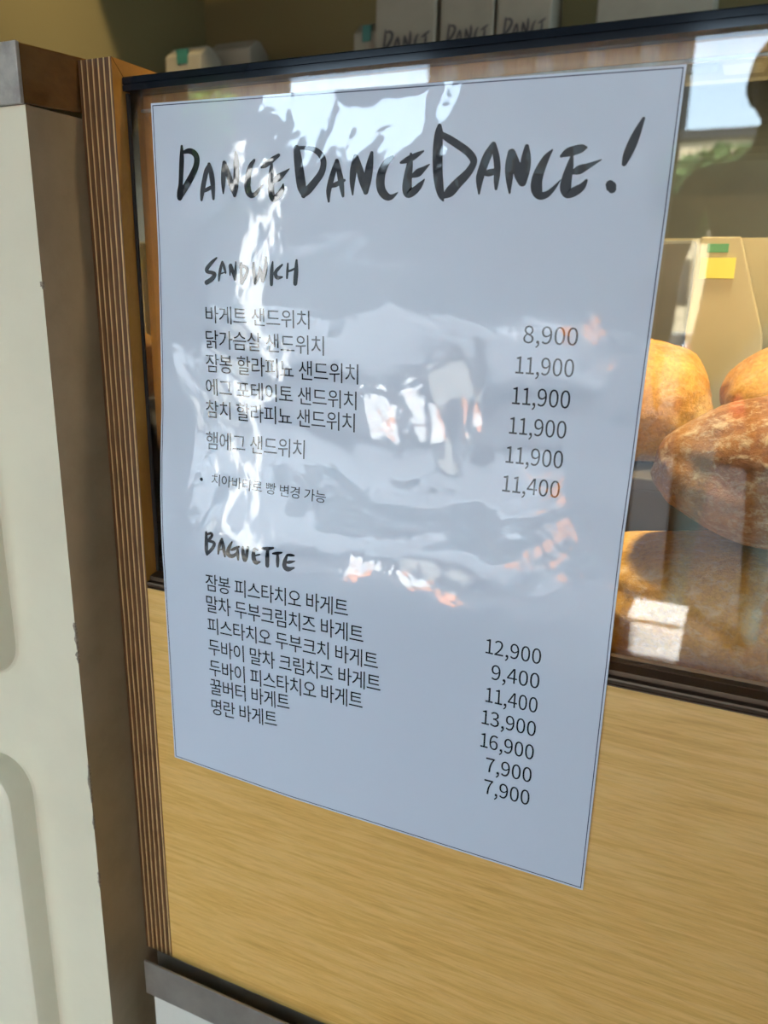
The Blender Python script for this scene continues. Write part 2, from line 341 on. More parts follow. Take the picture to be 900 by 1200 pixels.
  [(-39.45,-31.58,0.77),(-40.35,-34.08,1.32),(-40.49,-36.64,1.54),(-38.72,-37.66,1.54),(-35.57,-36.59,0.55)],
  [(-39.8,-34.84,0.66),(-37.9,-34.37,0.99),(-35.28,-33.51,0.33)],
 ],
}
GLYPHS={
 '0':(194,[[(97,-5),(124,1),(146,17),(163,43),(174,81),(177,129),(174,177),(163,214),(146,240),(124,256),(97,261),(70,256),(48,240),(31,214),(21,177),(18,129),(21,81),(31,43),(48,17),(70,1)],[(97,21),(81,25),(68,38),(57,59),(51,89),(48,129),(51,169),(57,199),(68,220),(81,232),(97,236),(114,232),(127,220),(137,199),(144,169),(146,129),(144,89),(137,59),(127,38),(114,25)]]),
 '1':(194,[[(31,0),(172,0),(172,27),(120,27),(120,257),(96,257),(87,252),(77,248),(67,244),(55,241),(42,238),(42,218),(88,218),(88,27),(31,27)]]),
 '2':(194,[[(15,0),(177,0),(177,28),(106,28),(98,28),(89,27),(81,27),(72,26),(64,25),(97,59),(125,92),(146,124),(160,155),(165,186),(161,211),(151,232),(136,248),(115,258),(90,261),(71,259),(55,255),(40,247),(27,236),(14,224),(33,206),(42,215),(51,223),(62,230),(74,234),(86,235),(103,233),(116,226),(126,215),(131,201),(133,185),(129,157),(115,127),(92,95),(59,59),(15,19)]]),
 '3':(194,[[(92,-5),(118,-1),(141,8),(159,23),(171,43),(175,69),(172,88),(164,105),(153,118),(138,128),(120,134),(120,136),(136,143),(148,152),(158,165),(164,180),(166,197),(162,219),(152,237),(136,250),(116,258),(91,261),(74,260),(59,256),(45,249),(32,241),(20,231),(37,210),(46,219),(56,226),(67,231),(78,234),(90,235),(105,233),(117,228),(126,220),(131,208),(133,195),(131,179),(124,165),(110,155),(90,148),(62,146),(62,121),(93,119),(116,112),(131,101),(140,87),(142,70),(140,53),(133,40),(122,30),(107,24),(90,22),(74,24),(59,28),(47,34),(36,42),(27,51),(10,31),(21,20),(35,10),(51,3),(70,-3)]]),
 '4':(194,[[(119,0),(149,0),(149,71),(183,71),(183,96),(149,96),(149,257),(114,257),(7,92),(7,71),(119,71)],[(119,96),(40,96),(99,184),(103,191),(107,199),(112,207),(116,214),(119,222),(121,222),(120,213),(120,203),(119,193),(119,184),(119,175)]]),
 '5':(194,[[(92,-5),(117,-1),(140,10),(159,28),(171,53),(176,83),(172,114),(161,137),(144,153),(123,162),(98,165),(90,165),(82,164),(74,161),(67,159),(60,155),(67,229),(163,229),(163,257),(39,257),(30,137),(47,126),(56,131),(64,136),(72,139),(80,140),(90,141),(108,139),(123,131),(134,119),(141,103),(143,83),(140,62),(133,45),(121,33),(106,25),(89,22),(72,24),(58,28),(45,34),(35,42),(26,50),(9,29),(21,19),(34,10),(50,2),(69,-3)]]),
 '6':(194,[[(105,-5),(128,-1),(149,10),(165,28),(175,51),(179,79),(176,108),(167,130),(152,146),(132,156),(108,159),(96,158),(83,154),(71,148),(60,139),(50,129),(54,170),(63,200),(78,220),(95,232),(116,235),(125,234),(134,231),(142,227),(150,222),(157,215),(175,235),(165,244),(155,251),(143,256),(130,260),(114,261),(86,256),(60,241),(39,215),(25,176),(20,123),(24,77),(36,41),(54,16),(78,1)],[(50,103),(61,115),(72,125),(82,131),(93,134),(103,136),(119,133),(132,126),(142,114),(147,98),(149,79),(147,59),(141,43),(131,31),(119,23),(105,21),(88,24),(73,34),(62,51),(54,74)]]),
 '7':(194,[[(69,0),(103,0),(106,56),(114,105),(127,149),(147,193),(178,237),(178,257),(17,257),(17,229),(142,229),(115,188),(96,146),(82,103),(74,55)]]),
 '8':(194,[[(98,-5),(125,-1),(147,8),(164,22),(174,40),(178,62),(176,81),(170,97),(160,110),(148,121),(135,129),(135,131),(144,139),(154,150),(161,163),(167,177),(169,193),(166,215),(157,234),(142,248),(123,257),(99,261),(76,257),(57,249),(42,235),(32,217),(28,195),(30,180),(35,167),(43,155),(52,145),(63,136),(63,135),(49,126),(36,114),(26,100),(19,83),(16,64),(20,41),(31,23),(49,8),(71,-1)],[(116,139),(98,147),(82,155),(69,166),(61,179),(57,195),(59,209),(65,221),(74,229),(85,235),(98,237),(113,234),(125,228),(134,218),(140,206),(142,191),(141,180),(138,169),(132,159),(125,149)],[(98,19),(81,22),(66,28),(55,38),(47,51),(44,67),(46,81),(51,94),(58,106),(68,116),(80,125),(101,116),(119,106),(134,95),(144,81),(148,63),(145,48),(139,36),(129,27),(115,21)]]),
 '9':(194,[[(82,-5),(110,0),(136,16),(156,44),(170,84),(175,139),(171,183),(159,217),(141,242),(117,256),(89,261),(66,257),(46,246),(30,229),(19,206),(15,178),(19,149),(28,127),(43,110),(62,101),(86,97),(99,99),(112,103),(124,109),(135,118),(145,129),(141,87),(131,57),(117,37),(100,25),(81,22),(71,23),(62,25),(53,29),(45,35),(38,42),(20,22),(30,13),(40,6),(53,0),(66,-3)],[(145,155),(134,142),(124,133),(113,126),(102,122),(91,121),(75,124),(62,131),(53,143),(47,159),(46,178),(48,198),(54,214),(63,226),(75,234),(89,236),(107,233),(122,223),(133,207),(141,184)]]),
 ',':(97,[[(26,-67),(44,-57),(58,-45),(68,-30),(75,-13),(77,7),(76,20),(73,30),(67,38),(60,42),(50,44),(43,43),(36,40),(31,36),(28,29),(26,22),(27,14),(31,8),(36,3),(42,0),(50,-1),(54,0),(52,-12),(47,-23),(40,-33),(31,-41),(19,-48)]]),
}
# ------------------------------------------------------------------ room and street (setting)
struct(bx('floor', 'grey_floor', (-2.2, 3.2, 0, 2.6, -1.06, -1.0)))
struct(bx('ceiling', 'olive_wall', (-2.2, 3.2, .0, 2.6, 1.7, 1.78)))
struct(bx('wall_back', 'olive_wall', (-2.2, 3.2, .80, .84, -1, 1.7)))
struct(bx('wall_end', 'olive_wall', (-2.26, -2.2, 0, .84, -1, 1.7)))
struct(bx('wall_left', 'olive_wall', (-.70, -.66, .24, .80, -1, 1.7)))
struct(bx('wall_right', 'olive_wall', (3.2, 3.26, 0, 2.6, -1, 1.7)))
struct(bx('wall_front', 'render_grey', (-6, 7, -.02, .06, .72, 1.9)))        # facade over the open shop front
struct(bx('roof', 'render_grey', (-6, 7, .06, 5, 1.8, 1.9)))
struct(bx('wall_facade', 'render_grey', (-6, -1.3, -.02, .06, -1, .72)))
struct(bx('pavement', 'paving', (-14, 14, -4.2, 0, -1.06, -1.0)))
struct(bx('road', 'asphalt', (-40, 40, -24.4, -4.25, -1.16, -1.08)))

struct(bx('shade_block_right', 'dark', (.52, .66, -.75, -.02, -1, 1.35)))            # unseen dark block added on the right to darken right-facing sides
aw = thing('sky_shade_canopy', (0, -1.6, 1.2), 'added dark canopy limiting sky light over the pavement above the display case', 'light_blocker')  # unseen canopy added to cut the sky light reaching the sheet
bx('canopy', 'dark_cloth', (-5.5, .96, -3.1, -.021, 1.22, 1.27), aw); bx('sky_shade_valance', 'dark_cloth', (-5.5, .96, -3.14, -3.101, .98, 1.27), aw)
struct(bx('shade_block_left', 'dark', (-2.6, -2.4, -3.0, -.03, -1, 1.2)))  # unseen block added on the left to hold back more sky
# ------------------------------------------------------------------ display case
XL, XR = -.1205, .46
case = thing('display_case', (.16, .15, -.3), 'plywood and glass bread display case with the printed menu on its front', 'display case')
def side(x0, x1, par):
    sp = pris('side_panel', ['ply', 'side_wood'], [(0, -.2865), (0, .1745), (.05, .1245), (.05, -.2865)], x0, x1, 0, par)
    return sp
def paint_sides(o):
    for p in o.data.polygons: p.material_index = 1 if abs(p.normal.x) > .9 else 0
for x0, x1 in ((-.1388, XL), (XR, XR + .0183)):
    o = side(x0, x1, case); paint_sides(o)
    q = pris('side_panel_top', ['ply', 'side_wood'], [(.0004, .1745), (.3, .1745), (.3, .1245), (.0504, .1245)], x0, x1, 0, o); paint_sides(q)
    q = bx('side_panel_infill', ['ply', 'side_wood'], (x0, x1, .0504, .3, -.2865, .1241), o); paint_sides(q)
bx('front_panel', 'panel_wood', (XL + .0002, XR - .0002, 0, .018, -.2865, -.0614), case)
bx('deck', 'brown_wall', (XL + .0002, XR - .0002, .0182, .3, -.085, -.075), case)
bx('glass_pane', 'glass', (XL + .0018, XR - .0018, .008, .012, -.0545, .1626), case)
pris('glazing_trim', 'bronze', [(.0150, -.0545), (.0078, -.0545), (.0078, -.0548), (.0022, -.0556), (.0022, -.0577), (-.0001, -.0580), (-.0004, -.0588), (-.0001, -.0600), (.0008, -.0603), (.0008, -.0606), (.0, -.0608), (.0, -.0613), (.0150, -.0613)], XL + .0003, XR - .0003, 0, case)
bm = bmesh.new(); box(bm, XL, XL + .0014, .0074, .0100, -.0545, .1620); make('side_gasket', bm, 'gasket', case)
prof = [(.0055, .1625), (.0055, .1646), (.0060, .1648), (.0060, .1651), (.0055, .1653), (.0055, .1675), (.0060, .1680), (.016, .1680), (.016, .1625)]
pris('top_rail', 'black_rail', prof, XL + .0002, XR - .0002, 0, case)
bx('top_strip', 'side_wood', (XL + .0002, XR - .0002, .0165, .022, .1575, .1668), case)
bx('strip_edge', 'edge_metal', (XL + .0002, XR - .0002, .0163, .0180, .1562, .1573), case)
bx('top_glass', 'glass', (XL + .0006, XR - .0006, .0225, .29, .1630, .1670), case)
bx('back_panel', 'beige', (XL + .0002, XR - .0002, .285, .295, -.075, .1175), case)
bx('back_panel_cap', 'edge_metal', (.145, XR - .0002, .282, .297, .1176, .1196), case)

# base cabinet under the case
cab = thing('base_cabinet', (.16, .14, -1.0), 'white lower cabinet with a steel channel along its top, under the display case', 'cabinet')
bx('cabinet_body', 'lower_white', (-.1272, XR + .018, -.0092, .30, -1.0, -.3063), cab)
pris('steel_channel', 'steel', [(-.0110, -.3065), (-.0110, -.2845), (-.0107, -.2842), (-.0098, -.2842), (-.0095, -.2845), (-.0095, -.2985), (.0, -.2985), (.0, -.2868), (.3, -.2868), (.3, -.3062), (-.0094, -.3062), (-.0094, -.3065)], -.1312, XR + .018, 0, cab)

# ------------------------------------------------------------------ painted counter on the left
ct = thing('painted_counter', (-.6, .1, -1.0), 'cream painted counter with raised rounded panels and a metal-edged top, left of the display case', 'counter')
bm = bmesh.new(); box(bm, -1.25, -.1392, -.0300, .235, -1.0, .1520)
cb = make('counter_body', bm, ['white_paint', 'shaded_side'], ct)
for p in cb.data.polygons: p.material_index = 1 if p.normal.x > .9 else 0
sl = .062
bm = bmesh.new()
pts = [(-.0305, .1522), (-.0305, .1743), (.235, .1743 + sl * .265), (.235, .1522 + sl * .265)]
prism(bm, pts, -1.25, -.1392); make('counter_top', bm, 'counter_end', ct, bevel=.0006)
bx('metal_edge', 'edge_metal', (-1.25, -.1388, -.0325, -.0306, .1520, .1745), ct, bevel=.0004)
def rrect(x0, x1, z0, z1, r, n=10):
    out = []
    for cx, cz, a in ((x1 - r, z1 - r, 0), (x0 + r, z1 - r, PI / 2), (x0 + r, z0 + r, PI), (x1 - r, z0 + r, PI * 1.5)):
        for i in range(n + 1):
            t = a + PI / 2 * i / n; out.append((cx + r * math.cos(t), cz + r * math.sin(t)))
    return out
def raised(x0, x1, z0, z1):
    bm = bmesh.new(); rings = []
    for inset, y in ((-.0015, -.0300), (.0, -.0304), (.0004, -.0320), (.0012, -.0400), (.0024, -.0430), (.0045, -.0443), (.0075, -.0447)):
        rings.append([bm.verts.new((x, y, z)) for x, z in rrect(x0 + inset, x1 - inset, z0 + inset, z1 - inset, .019 - min(inset, .01) * .8)])
    for a, b in zip(rings, rings[1:]):
        n = len(a)
        for i in range(n): bm.faces.new((a[i], a[(i + 1) % n], b[(i + 1) % n], b[i]))
    bm.faces.new(rings[-1])
    o = make('raised_panel', bm, 'white_paint', ct, smooth=True); o.data.set_sharp_from_angle(angle=.55); return o
raised(-.62, -.1805, -.1100, .095); raised(-.62, -.1805, -.62, -.1595)
raised(-1.12, -.68, -.1100, .095); raised(-1.12, -.68, -.62, -.1595)
# chipped spots on the vertical arris
for k, (z, h, wd) in enumerate(((-.079, .014, .0013), (-.090, .006, .0010), (-.160, .022, .0016), (-.183, .008, .0010), (-.218, .010, .0014), (.0825, .003, .0022))):
    bm = bmesh.new(); n = 8
    L = [(-.1391 - wd * abs(noise.noise(Vector((k * 3, i * .9, 1)))) * 2.0 - .0002, z - h / 2 + h * i / n) for i in range(n + 1)]
    prism(bm, [(-.1390, z + h / 2), (-.1390, z - h / 2)] + L, -.0302, -.0290, 1); make('paint_chip', bm, 'chip', ct)

# ------------------------------------------------------------------ laminated menu sheet
def sm(t): t = min(1, max(0, t)); return t * t * (3 - 2 * t)
def PY(z): return .0072 - .0082 * sm((.030 - z) / .086)
def interp(t, x):
    t = sorted(t)
    if x <= t[0][0]: return t[0][1]
    for a, b in zip(t, t[1:]):
        if x <= b[0]:
            u = (x - a[0]) / (b[0] - a[0]); return a[1] + (b[1] - a[1]) * u
    return t[-1][1]
LE = [(157.2, -107.0), (120, -107.2), (95, -107.6), (70, -108.6), (45, -109.8), (20, -111.4), (5, -111.8), (-12, -111.2), (-30, -109.9), (-50, -108.6), (-100, -108.6), (-152, -108.7)]
RE = [(153.8, 107.2), (109, 106.2), (76, 105.2), (50, 104.4), (24, 103.8), (-3, 103.2), (-52, 103.3), (-82, 102.9), (-155.2, 102.0)]
def quad(u, v):
    """u across, v up, in the sheet -> metres"""
    bz = -152.6 + (-155.2 + 152.6) * min(1, u * 3); tz = 157.2 + (153.8 - 157.2) * u
    z = bz + (tz - bz) * v
    x = interp(LE, z) + (interp(RE, z) - interp(LE, z)) * u
    return x / 1000, z / 1000
menu = thing('menu_poster', (0, 0, -.155), 'laminated white menu sheet with brush lettering and prices, stuck on the display case', 'poster')
def strip_grid(us, vs, y_off, th):
    bm = bmesh.new(); F = [[None] * len(vs) for _ in us]; B = [[None] * len(vs) for _ in us]
    for i, u in enumerate(us):
        for j, v in enumerate(vs):
            x, z = quad(u, v); F[i][j] = bm.verts.new((x, PY(z) + y_off, z)); B[i][j] = bm.verts.new((x, PY(z) + y_off + th, z))
    a, b = len(us), len(vs)
    for i in range(a - 1):
        for j in range(b - 1):
            bm.faces.new((F[i][j], F[i + 1][j], F[i + 1][j + 1], F[i][j + 1])); bm.faces.new((B[i][j], B[i][j + 1], B[i + 1][j + 1], B[i + 1][j]))
    for i in range(a - 1):
        for j in (0, b - 1): bm.faces.new((F[i][j], F[i + 1][j], B[i + 1][j], B[i][j]))
    for j in range(b - 1):
        for i in (0, a - 1): bm.faces.new((F[i][j], F[i][j + 1], B[i][j + 1], B[i][j]))
    return bm
lin = lambda a, b, n: [a + (b - a) * i / n for i in range(n + 1)]
so = make('sheet', strip_grid(lin(0, 1, 24), lin(0, 1, 160), -.0001, .0006), 'paper', menu, smooth=True); so.data.set_sharp_from_angle(angle=.6)
iu, iv, lu, lv = .0036, .0026, .0017, .0012
bm = bmesh.new()
def ring_part(us, vs):
    b2 = strip_grid(us, vs, -.00016, .00005); me = bpy.data.meshes.new('t'); b2.to_mesh(me); b2.free(); bm.from_mesh(me); bpy.data.meshes.remove(me)
ring_part(lin(iu, 1 - iu, 24), [iv, iv + lv]); ring_part(lin(iu, 1 - iu, 24), [1 - iv - lv, 1 - iv])
ring_part([iu, iu + lu], lin(iv, 1 - iv, 160)); ring_part([1 - iu - lu, 1 - iu], lin(iv, 1 - iv, 160))
make('border_line', bm, 'border_ink', menu)

TY = -.00022
def text_obj(name, s, x0, z0, x1, z1, h, parent, digits):
    cu = bpy.data.curves.new('t', 'FONT'); cu.body = s; cu.size = 1; cu.resolution_u = 3
    cu.space_character = .92 if not digits else 1
    o = bpy.data.objects.new('t', cu); C.objects.link(o); bpy.context.view_layer.update()
    me = bpy.data.meshes.new_from_object(o.evaluated_get(bpy.context.evaluated_depsgraph_get()))
    bpy.data.objects.remove(o)
    xs = [v.co.x for v in me.vertices]; ys = [v.co.y for v in me.vertices]
    ax, bx_ = min(xs), max(xs); ay, by = (0, max(ys)) if digits else (min(ys), max(ys))
    for v in me.vertices:
        u = (v.co.x - ax) / (bx_ - ax); q = (v.co.y - ay) / (by - ay)
        x = (x0 + (x1 - x0) * u) / 1000; z = (z0 + (z1 - z0) * u + h * q) / 1000
        v.co = (x, PY(z) + TY, z)
    me.materials.clear(); me.materials.append(M['ink'])
    me.name = name; p = bpy.data.objects.new(name, me); C.objects.link(p)
    p.parent = parent; p.matrix_parent_inverse = pinv(parent); return p
for r in KOR: text_obj('menu_line' if '치아' not in r[0] else 'menu_note', *r, menu, False)
def price(s, x0, z0, x1, z1, h):
    loops = []; pen = 0
    for ch in s:
        adv, ls = GLYPHS[ch]
        for l in ls: loops.append([(pen + x, y) for x, y in l])
        pen += adv * (.93 if ch in '1,' else 1)
    cu = bpy.data.curves.new('price', 'CURVE'); cu.dimensions = '2D'; cu.fill_mode = 'FRONT'
    ax = min(p[0] for l in loops for p in l); bx_ = max(p[0] for l in loops for p in l); top = max(p[1] for l in loops for p in l)
    for l in loops:
        sp = cu.splines.new('POLY'); sp.points.add(len(l) - 1); sp.use_cyclic_u = True
        for k, (x, y) in enumerate(l): sp.points[k].co = (x / 100, y / 100, 0, 1)
    t = bpy.data.objects.new('t', cu); C.objects.link(t); bpy.context.view_layer.update()
    me = bpy.data.meshes.new_from_object(t.evaluated_get(bpy.context.evaluated_depsgraph_get())); bpy.data.objects.remove(t)
    for v in me.vertices:
        u = (v.co.x * 100 - ax) / (bx_ - ax); q = v.co.y * 100 / top
        z = (z0 + (z1 - z0) * u + h * q) / 1000; v.co = ((x0 + (x1 - x0) * u) / 1000, PY(z) + TY, z)
    me.materials.clear(); me.materials.append(M['ink']); me.name = 'price'
    p = bpy.data.objects.new('price', me); C.objects.link(p); p.parent = menu; p.matrix_parent_inverse = pinv(menu)
for r in PRI: price(*r)
bm = bmesh.new(); c0 = [bm.verts.new((-.08755 + .0009 * math.cos(a * PI / 6), PY(-.003) + TY, -.0031 + .0009 * math.sin(a * PI / 6))) for a in range(12)]; bm.faces.new(c0)
make('bullet', bm, 'ink', menu)
def catmull(P, n=7):
    if len(P) == 2:
        return [tuple(P[0][k] + (P[1][k] - P[0][k]) * i / n for k in range(3)) for i in range(n + 1)]
    Q = [P[0]] + list(P) + [P[-1]]; out = []
    for i in range(1, len(Q) - 2):
        for j in range(n):
            t = j / n; a, b, c, d = Q[i - 1:i + 3]
            out.append(tuple(.5 * (2 * b[k] + (c[k] - a[k]) * t + (2 * a[k] - 5 * b[k] + 4 * c[k] - d[k]) * t * t + (3 * b[k] - a[k] - 3 * c[k] + d[k]) * t ** 3) for k in range(3)))
    out.append(tuple(P[-1])); return out
def brush(strokes, fn, name, m, parent, wk=1.0):
    """brush strokes as ribbons of varying width with rounded ends; fn maps (x mm, z mm, layer) to a point"""
    bm = bmesh.new()
    for si, st in enumerate(strokes):
        c = catmull(st); L = []; Rr = []
        for i, (x, z, wd) in enumerate(c):
            a = c[max(0, i - 1)]; b = c[min(len(c) - 1, i + 1)]; dx, dz = b[0] - a[0], b[1] - a[1]; l = math.hypot(dx, dz) or 1
            nx, nz = -dz / l, dx / l; h = max(.04, wd * wk / 2)
            L.append((x + nx * h, z + nz * h)); Rr.append((x - nx * h, z - nz * h))
        def cap(p, q, other):
            cx, cz = (p[0] + q[0]) / 2, (p[1] + q[1]) / 2; r = math.hypot(p[0] - cx, p[1] - cz); a0 = math.atan2(p[1] - cz, p[0] - cx)
            sgn = other
            return [(cx + r * math.cos(a0 + sgn * PI * k / 5), cz + r * math.sin(a0 + sgn * PI * k / 5)) for k in range(1, 5)]
        def V(p): return bm.verts.new(fn(p[0], p[1], si))
        vl = [V(p) for p in L]; vr = [V(p) for p in Rr]
        for i in range(len(vl) - 1): bm.faces.new((vl[i], vl[i + 1], vr[i + 1], vr[i]))
        bm.faces.new([vr[-1]] + [vl[-1]] + [V(p) for p in cap(L[-1], Rr[-1], -1)])
        bm.faces.new([vl[0]] + [vr[0]] + [V(p) for p in cap(Rr[0], L[0], -1)])
    me = bpy.data.meshes.new(name); bm.to_mesh(me); bm.free(); me.materials.append(M[m])
    o = bpy.data.objects.new(name, me); C.objects.link(o)
    if parent is not None: o.parent = parent; o.matrix_parent_inverse = pinv(parent)
    return o
def on_sheet(x, z, k): return (x / 1000, PY(z / 1000) + TY - k * 2e-7, z / 1000)
for key, nm in (('title', 'title_lettering'), ('sandwich', 'section_heading'), ('baguette', 'section_heading')):
    brush(STROKES[key], on_sheet, nm, 'ink', menu, 1.5)

# ------------------------------------------------------------------ bread
def loaf(label, c, rx, ry, rz, m, rot=(0, 0, 0), seed=0, pw=2.4, score=None, amp=.06, group='loaves in the display case', rest=None):
    bm = bmesh.new(); bmesh.ops.create_uvsphere(bm, u_segments=96, v_segments=64, radius=1)
    bmesh.ops.rotate(bm, verts=bm.verts, cent=(0, 0, 0), matrix=Matrix.Rotation(PI / 2, 3, 'Y'))
    for v in bm.verts:
        p = v.co.copy(); l = (abs(p.x) ** pw + abs(p.y) ** 2.2 + abs(p.z) ** 2.2) ** (1 / pw) or 1; q = p / max(l, .01)
        n = noise.noise(q * 1.6 + Vector((seed, 0, 0))) * amp * 1.6 + noise.noise(q * 5 + Vector((seed, 3, 0))) * amp * .45 + noise.noise(q * 17 + Vector((0, seed, 0))) * amp * .12
        q *= 1 + n
        if score:
            for (sx, wdt, dep) in score:      # slashes across the crust: groove with a raised ear
                d = (q.x - sx - q.y * .5)
                if q.z > -.2:
                    q += q.normalized() * (-dep * math.exp(-(d / wdt) ** 2) + dep * 1.0 * math.exp(-((d - wdt * 1.7) / (wdt * .7)) ** 2))
        if q.z < -.72: q.z = -.72 + (q.z + .72) * .25
        v.co = Vector((q.x * rx, q.y * ry, q.z * rz))
    o = make('bread_loaf', bm, m, None, smooth=True); o.rotation_euler = rot; o.location = c
    if rest is not None:
        R3 = o.rotation_euler.to_matrix(); o.location.z = rest - min((R3 @ v.co).z for v in o.data.vertices)
    return tag(o, label, 'bread', group)
loaf('large floured loaf lying along the bottom behind the glass', (.185, .078, -.0515), .120, .050, .0325, 'crust_olive', (0, 0, .02), 3, 4.0, None, .05, rest=-.0749)
loaf('scored brown loaf resting on top of the large floured loaf', (.185, .077, .0115), .079, .047, .0350, 'crust_brown', (0, .03, .10), 11, 2.5, ((.30, .10, .05),), .045)
loaf('pale golden loaf at the back nearest the menu sheet', (.076, .180, .0255), .043, .040, .0365, 'crust_gold', (0, .08, .3), 21, 3.0, None, .05, rest=-.0074)
loaf('bright golden loaf at the back right of the case', (.180, .180, .0330), .054, .040, .0400, 'crust_gold', (0, -.05, -.1), 31, 2.6, ((.0, .08, .05),), .05, rest=-.0074)
rs = thing('bread_riser', (.10, .19, -.075), 'dark wooden riser under the two golden loaves at the back of the case', 'riser')
bx('riser_top', 'dark', (-.02, .30, .128, .240, -.014, -.0075), rs, bevel=.001)
bx('riser_front', 'dark', (-.02, .30, .130, .136, -.0749, -.0141), rs)
bx('riser_back', 'dark', (-.02, .30, .232, .238, -.0749, -.0141), rs)

# ------------------------------------------------------------------ things seen behind the bread
b = thing('bakery_bag', (.115, .262, -.075), 'pale bag with a yellow label and green print, behind the golden loaves', 'bag')
bm = bmesh.new(); prism(bm, [(.100, -.0748), (.152, -.0748), (.140, .06), (.121, .1165), (.099, .1165), (.096, .06)], .256, .280, 1); make('bag_body', bm, 'beige', b, bevel=.0008)
bx('yellow_label', 'yellow', (.1003, .1200, .2548, .2556, .0925, .1045), b); bx('green_print', 'green', (.1030, .1150, .2550, .2556, .1075, .1125), b)
b = thing('paper_sleeve', (.08, .262, -.075), 'cream paper sleeve standing against the back panel beside the labelled bag', 'bag')
bm = bmesh.new(); prism(bm, [(.060, -.0748), (.094, -.0748), (.0955, .104), (.0955, .1150), (.058, .1150)], .262, .278, 1); make('sleeve_body', bm, 'bag', b, bevel=.002)
b = thing('paper_sleeve', (.163, .262, -.075), 'white upright sleeve at the right end of the back panel', 'bag')
bm = bmesh.new(); prism(bm, [(.147, -.0748), (.190, -.0748), (.192, .110), (.150, .110)], .262, .278, 1); make('sleeve_body', bm, 'bag', b, bevel=.002)

# wall shelf with bags behind the case
sh = thing('wall_shelf', (.6, .60, -1.0), 'brown shelf unit along the back wall holding white paper bags', 'shelf')
bx('shelf_board', 'brown_wall', (-.655, 2.2, .53, .755, .285, .300), sh); bx('front_board', 'brown_wall', (-.655, 2.2, .545, .56, -1.0, .2845), sh)
bx('upper_board', 'dark', (-.655, 2.2, .54, .755, .52, .54), sh)
def bag(label, x0, x1, z1, y, letters=False, sticker=False, marks=False, dy=.05):
    b = thing('paper_bag', ((x0 + x1) / 2, y + dy / 2, .3002), label, 'bag', 'white paper bags on the wall shelf')
    bm = bmesh.new(); w_ = x1 - x0
    pr_ = [(y, .3002), (y + dy, .3002), (y + dy * .92, z1 - .012), (y + dy * .55, z1), (y + dy * .38, z1), (y + dy * .06, z1 - .012)]
    prism(bm, pr_, x0, x1, 0); make('bag_body', bm, 'bag', b, bevel=.002)
    if sticker: bx('round_sticker', 'teal', ((x0 + x1) / 2 - w_ * .15, (x0 + x1) / 2 + w_ * .15, y - .0012 + dy * .05, y + dy * .10, z1 - .022, z1 - .006), b)
    if letters:
        k = w_ * .75 / 128.0; zc = .352 - .010
        st = [s for s in STROKES['title'][:11]]
        brush(st, lambda X, Z, i: (x0 + w_ * .12 + (X + 96.5) * w_ * .76 / 50, y - .0006, zc + (Z - 130) * w_ * .76 / 50 * 1.05), 'bag_lettering', 'plain_ink', b, 1.5)
    if marks:
        for q in range(3):
            xx = x0 + w_ * (.14 + .32 * q); bx('printed_mark', 'plain_ink', (xx, xx + w_ * .16, y - .0008, y - .0001, .331, .3345), b)
    return b
bag('small white bag with a teal sticker at the left corner of the shelf', -.578, -.524, .366, .60, sticker=True)
bag('plain white bag behind the small stickered bag in the shelf corner', -.556, -.492, .384, .66)
bag('small bag with a teal sticker beside the three lettered bags', -.318, -.284, .368, .605, sticker=True)
bag('leftmost of the three tall lettered bags above the case', -.288, -.217, .44, .60, letters=True)
bag('middle one of the three tall lettered bags above the case', -.212, -.153, .44, .60, letters=True)
bag('rightmost of the three tall lettered bags above the case', -.150, -.093, .44, .60, letters=True)
bag('wide white carton with three printed marks at the right of the shelf', -.048, .060, .42, .60, marks=True)

# ------------------------------------------------------------------ street behind the camera (seen only as reflections)
def building(label, x0, x1, y, z1, m, cols, rows, z0=-1.08):
    b = thing('street_building', ((x0 + x1) / 2, y - 2, z0), label, 'building')
    bx('building_wall', m, (x0, x1, y - 4, y, z0, z1), b); bx('roof_parapet', 'render_grey', (x0 - .1, x1 + .1, y - 4.1, y + .12, z1, z1 + .25), b)
    for i in range(cols):
        for j in range(rows):
            cx = x0 + (x1 - x0) * (i + .5) / cols; cz = z0 + (z1 - z0) * (j + .55) / rows; hw = (x1 - x0) / cols * .22; hh = (z1 - z0) / rows * .24
            f = bx('window', 'dark', (cx - hw, cx + hw, y, y + .05, cz - hh, cz + hh), b)
            bx('window_pane', 'win', (cx - hw + .08, cx + hw - .08, y + .045, y + .06, cz - hh + .08, cz + hh - .08), f)
    return b
building('low beige house with few windows across the road', -2.6, .2, -25, 4.1, 'render_beige', 3, 2)
building('tall dark block to the right of the low beige house', .5, 24, -24.5, 15, 'render_grey', 8, 6)
building('grey apartment block across the road to the left', -10.2, -2.9, -25, 13.5, 'render_grey', 5, 5)
building('lower dark block between the two tall ones', -17.3, -10.3, -25, 4.3, 'render_grey', 4, 2)
building('dark block far along the road', -30, -17.5, -25, 13, 'render_grey', 6, 5)
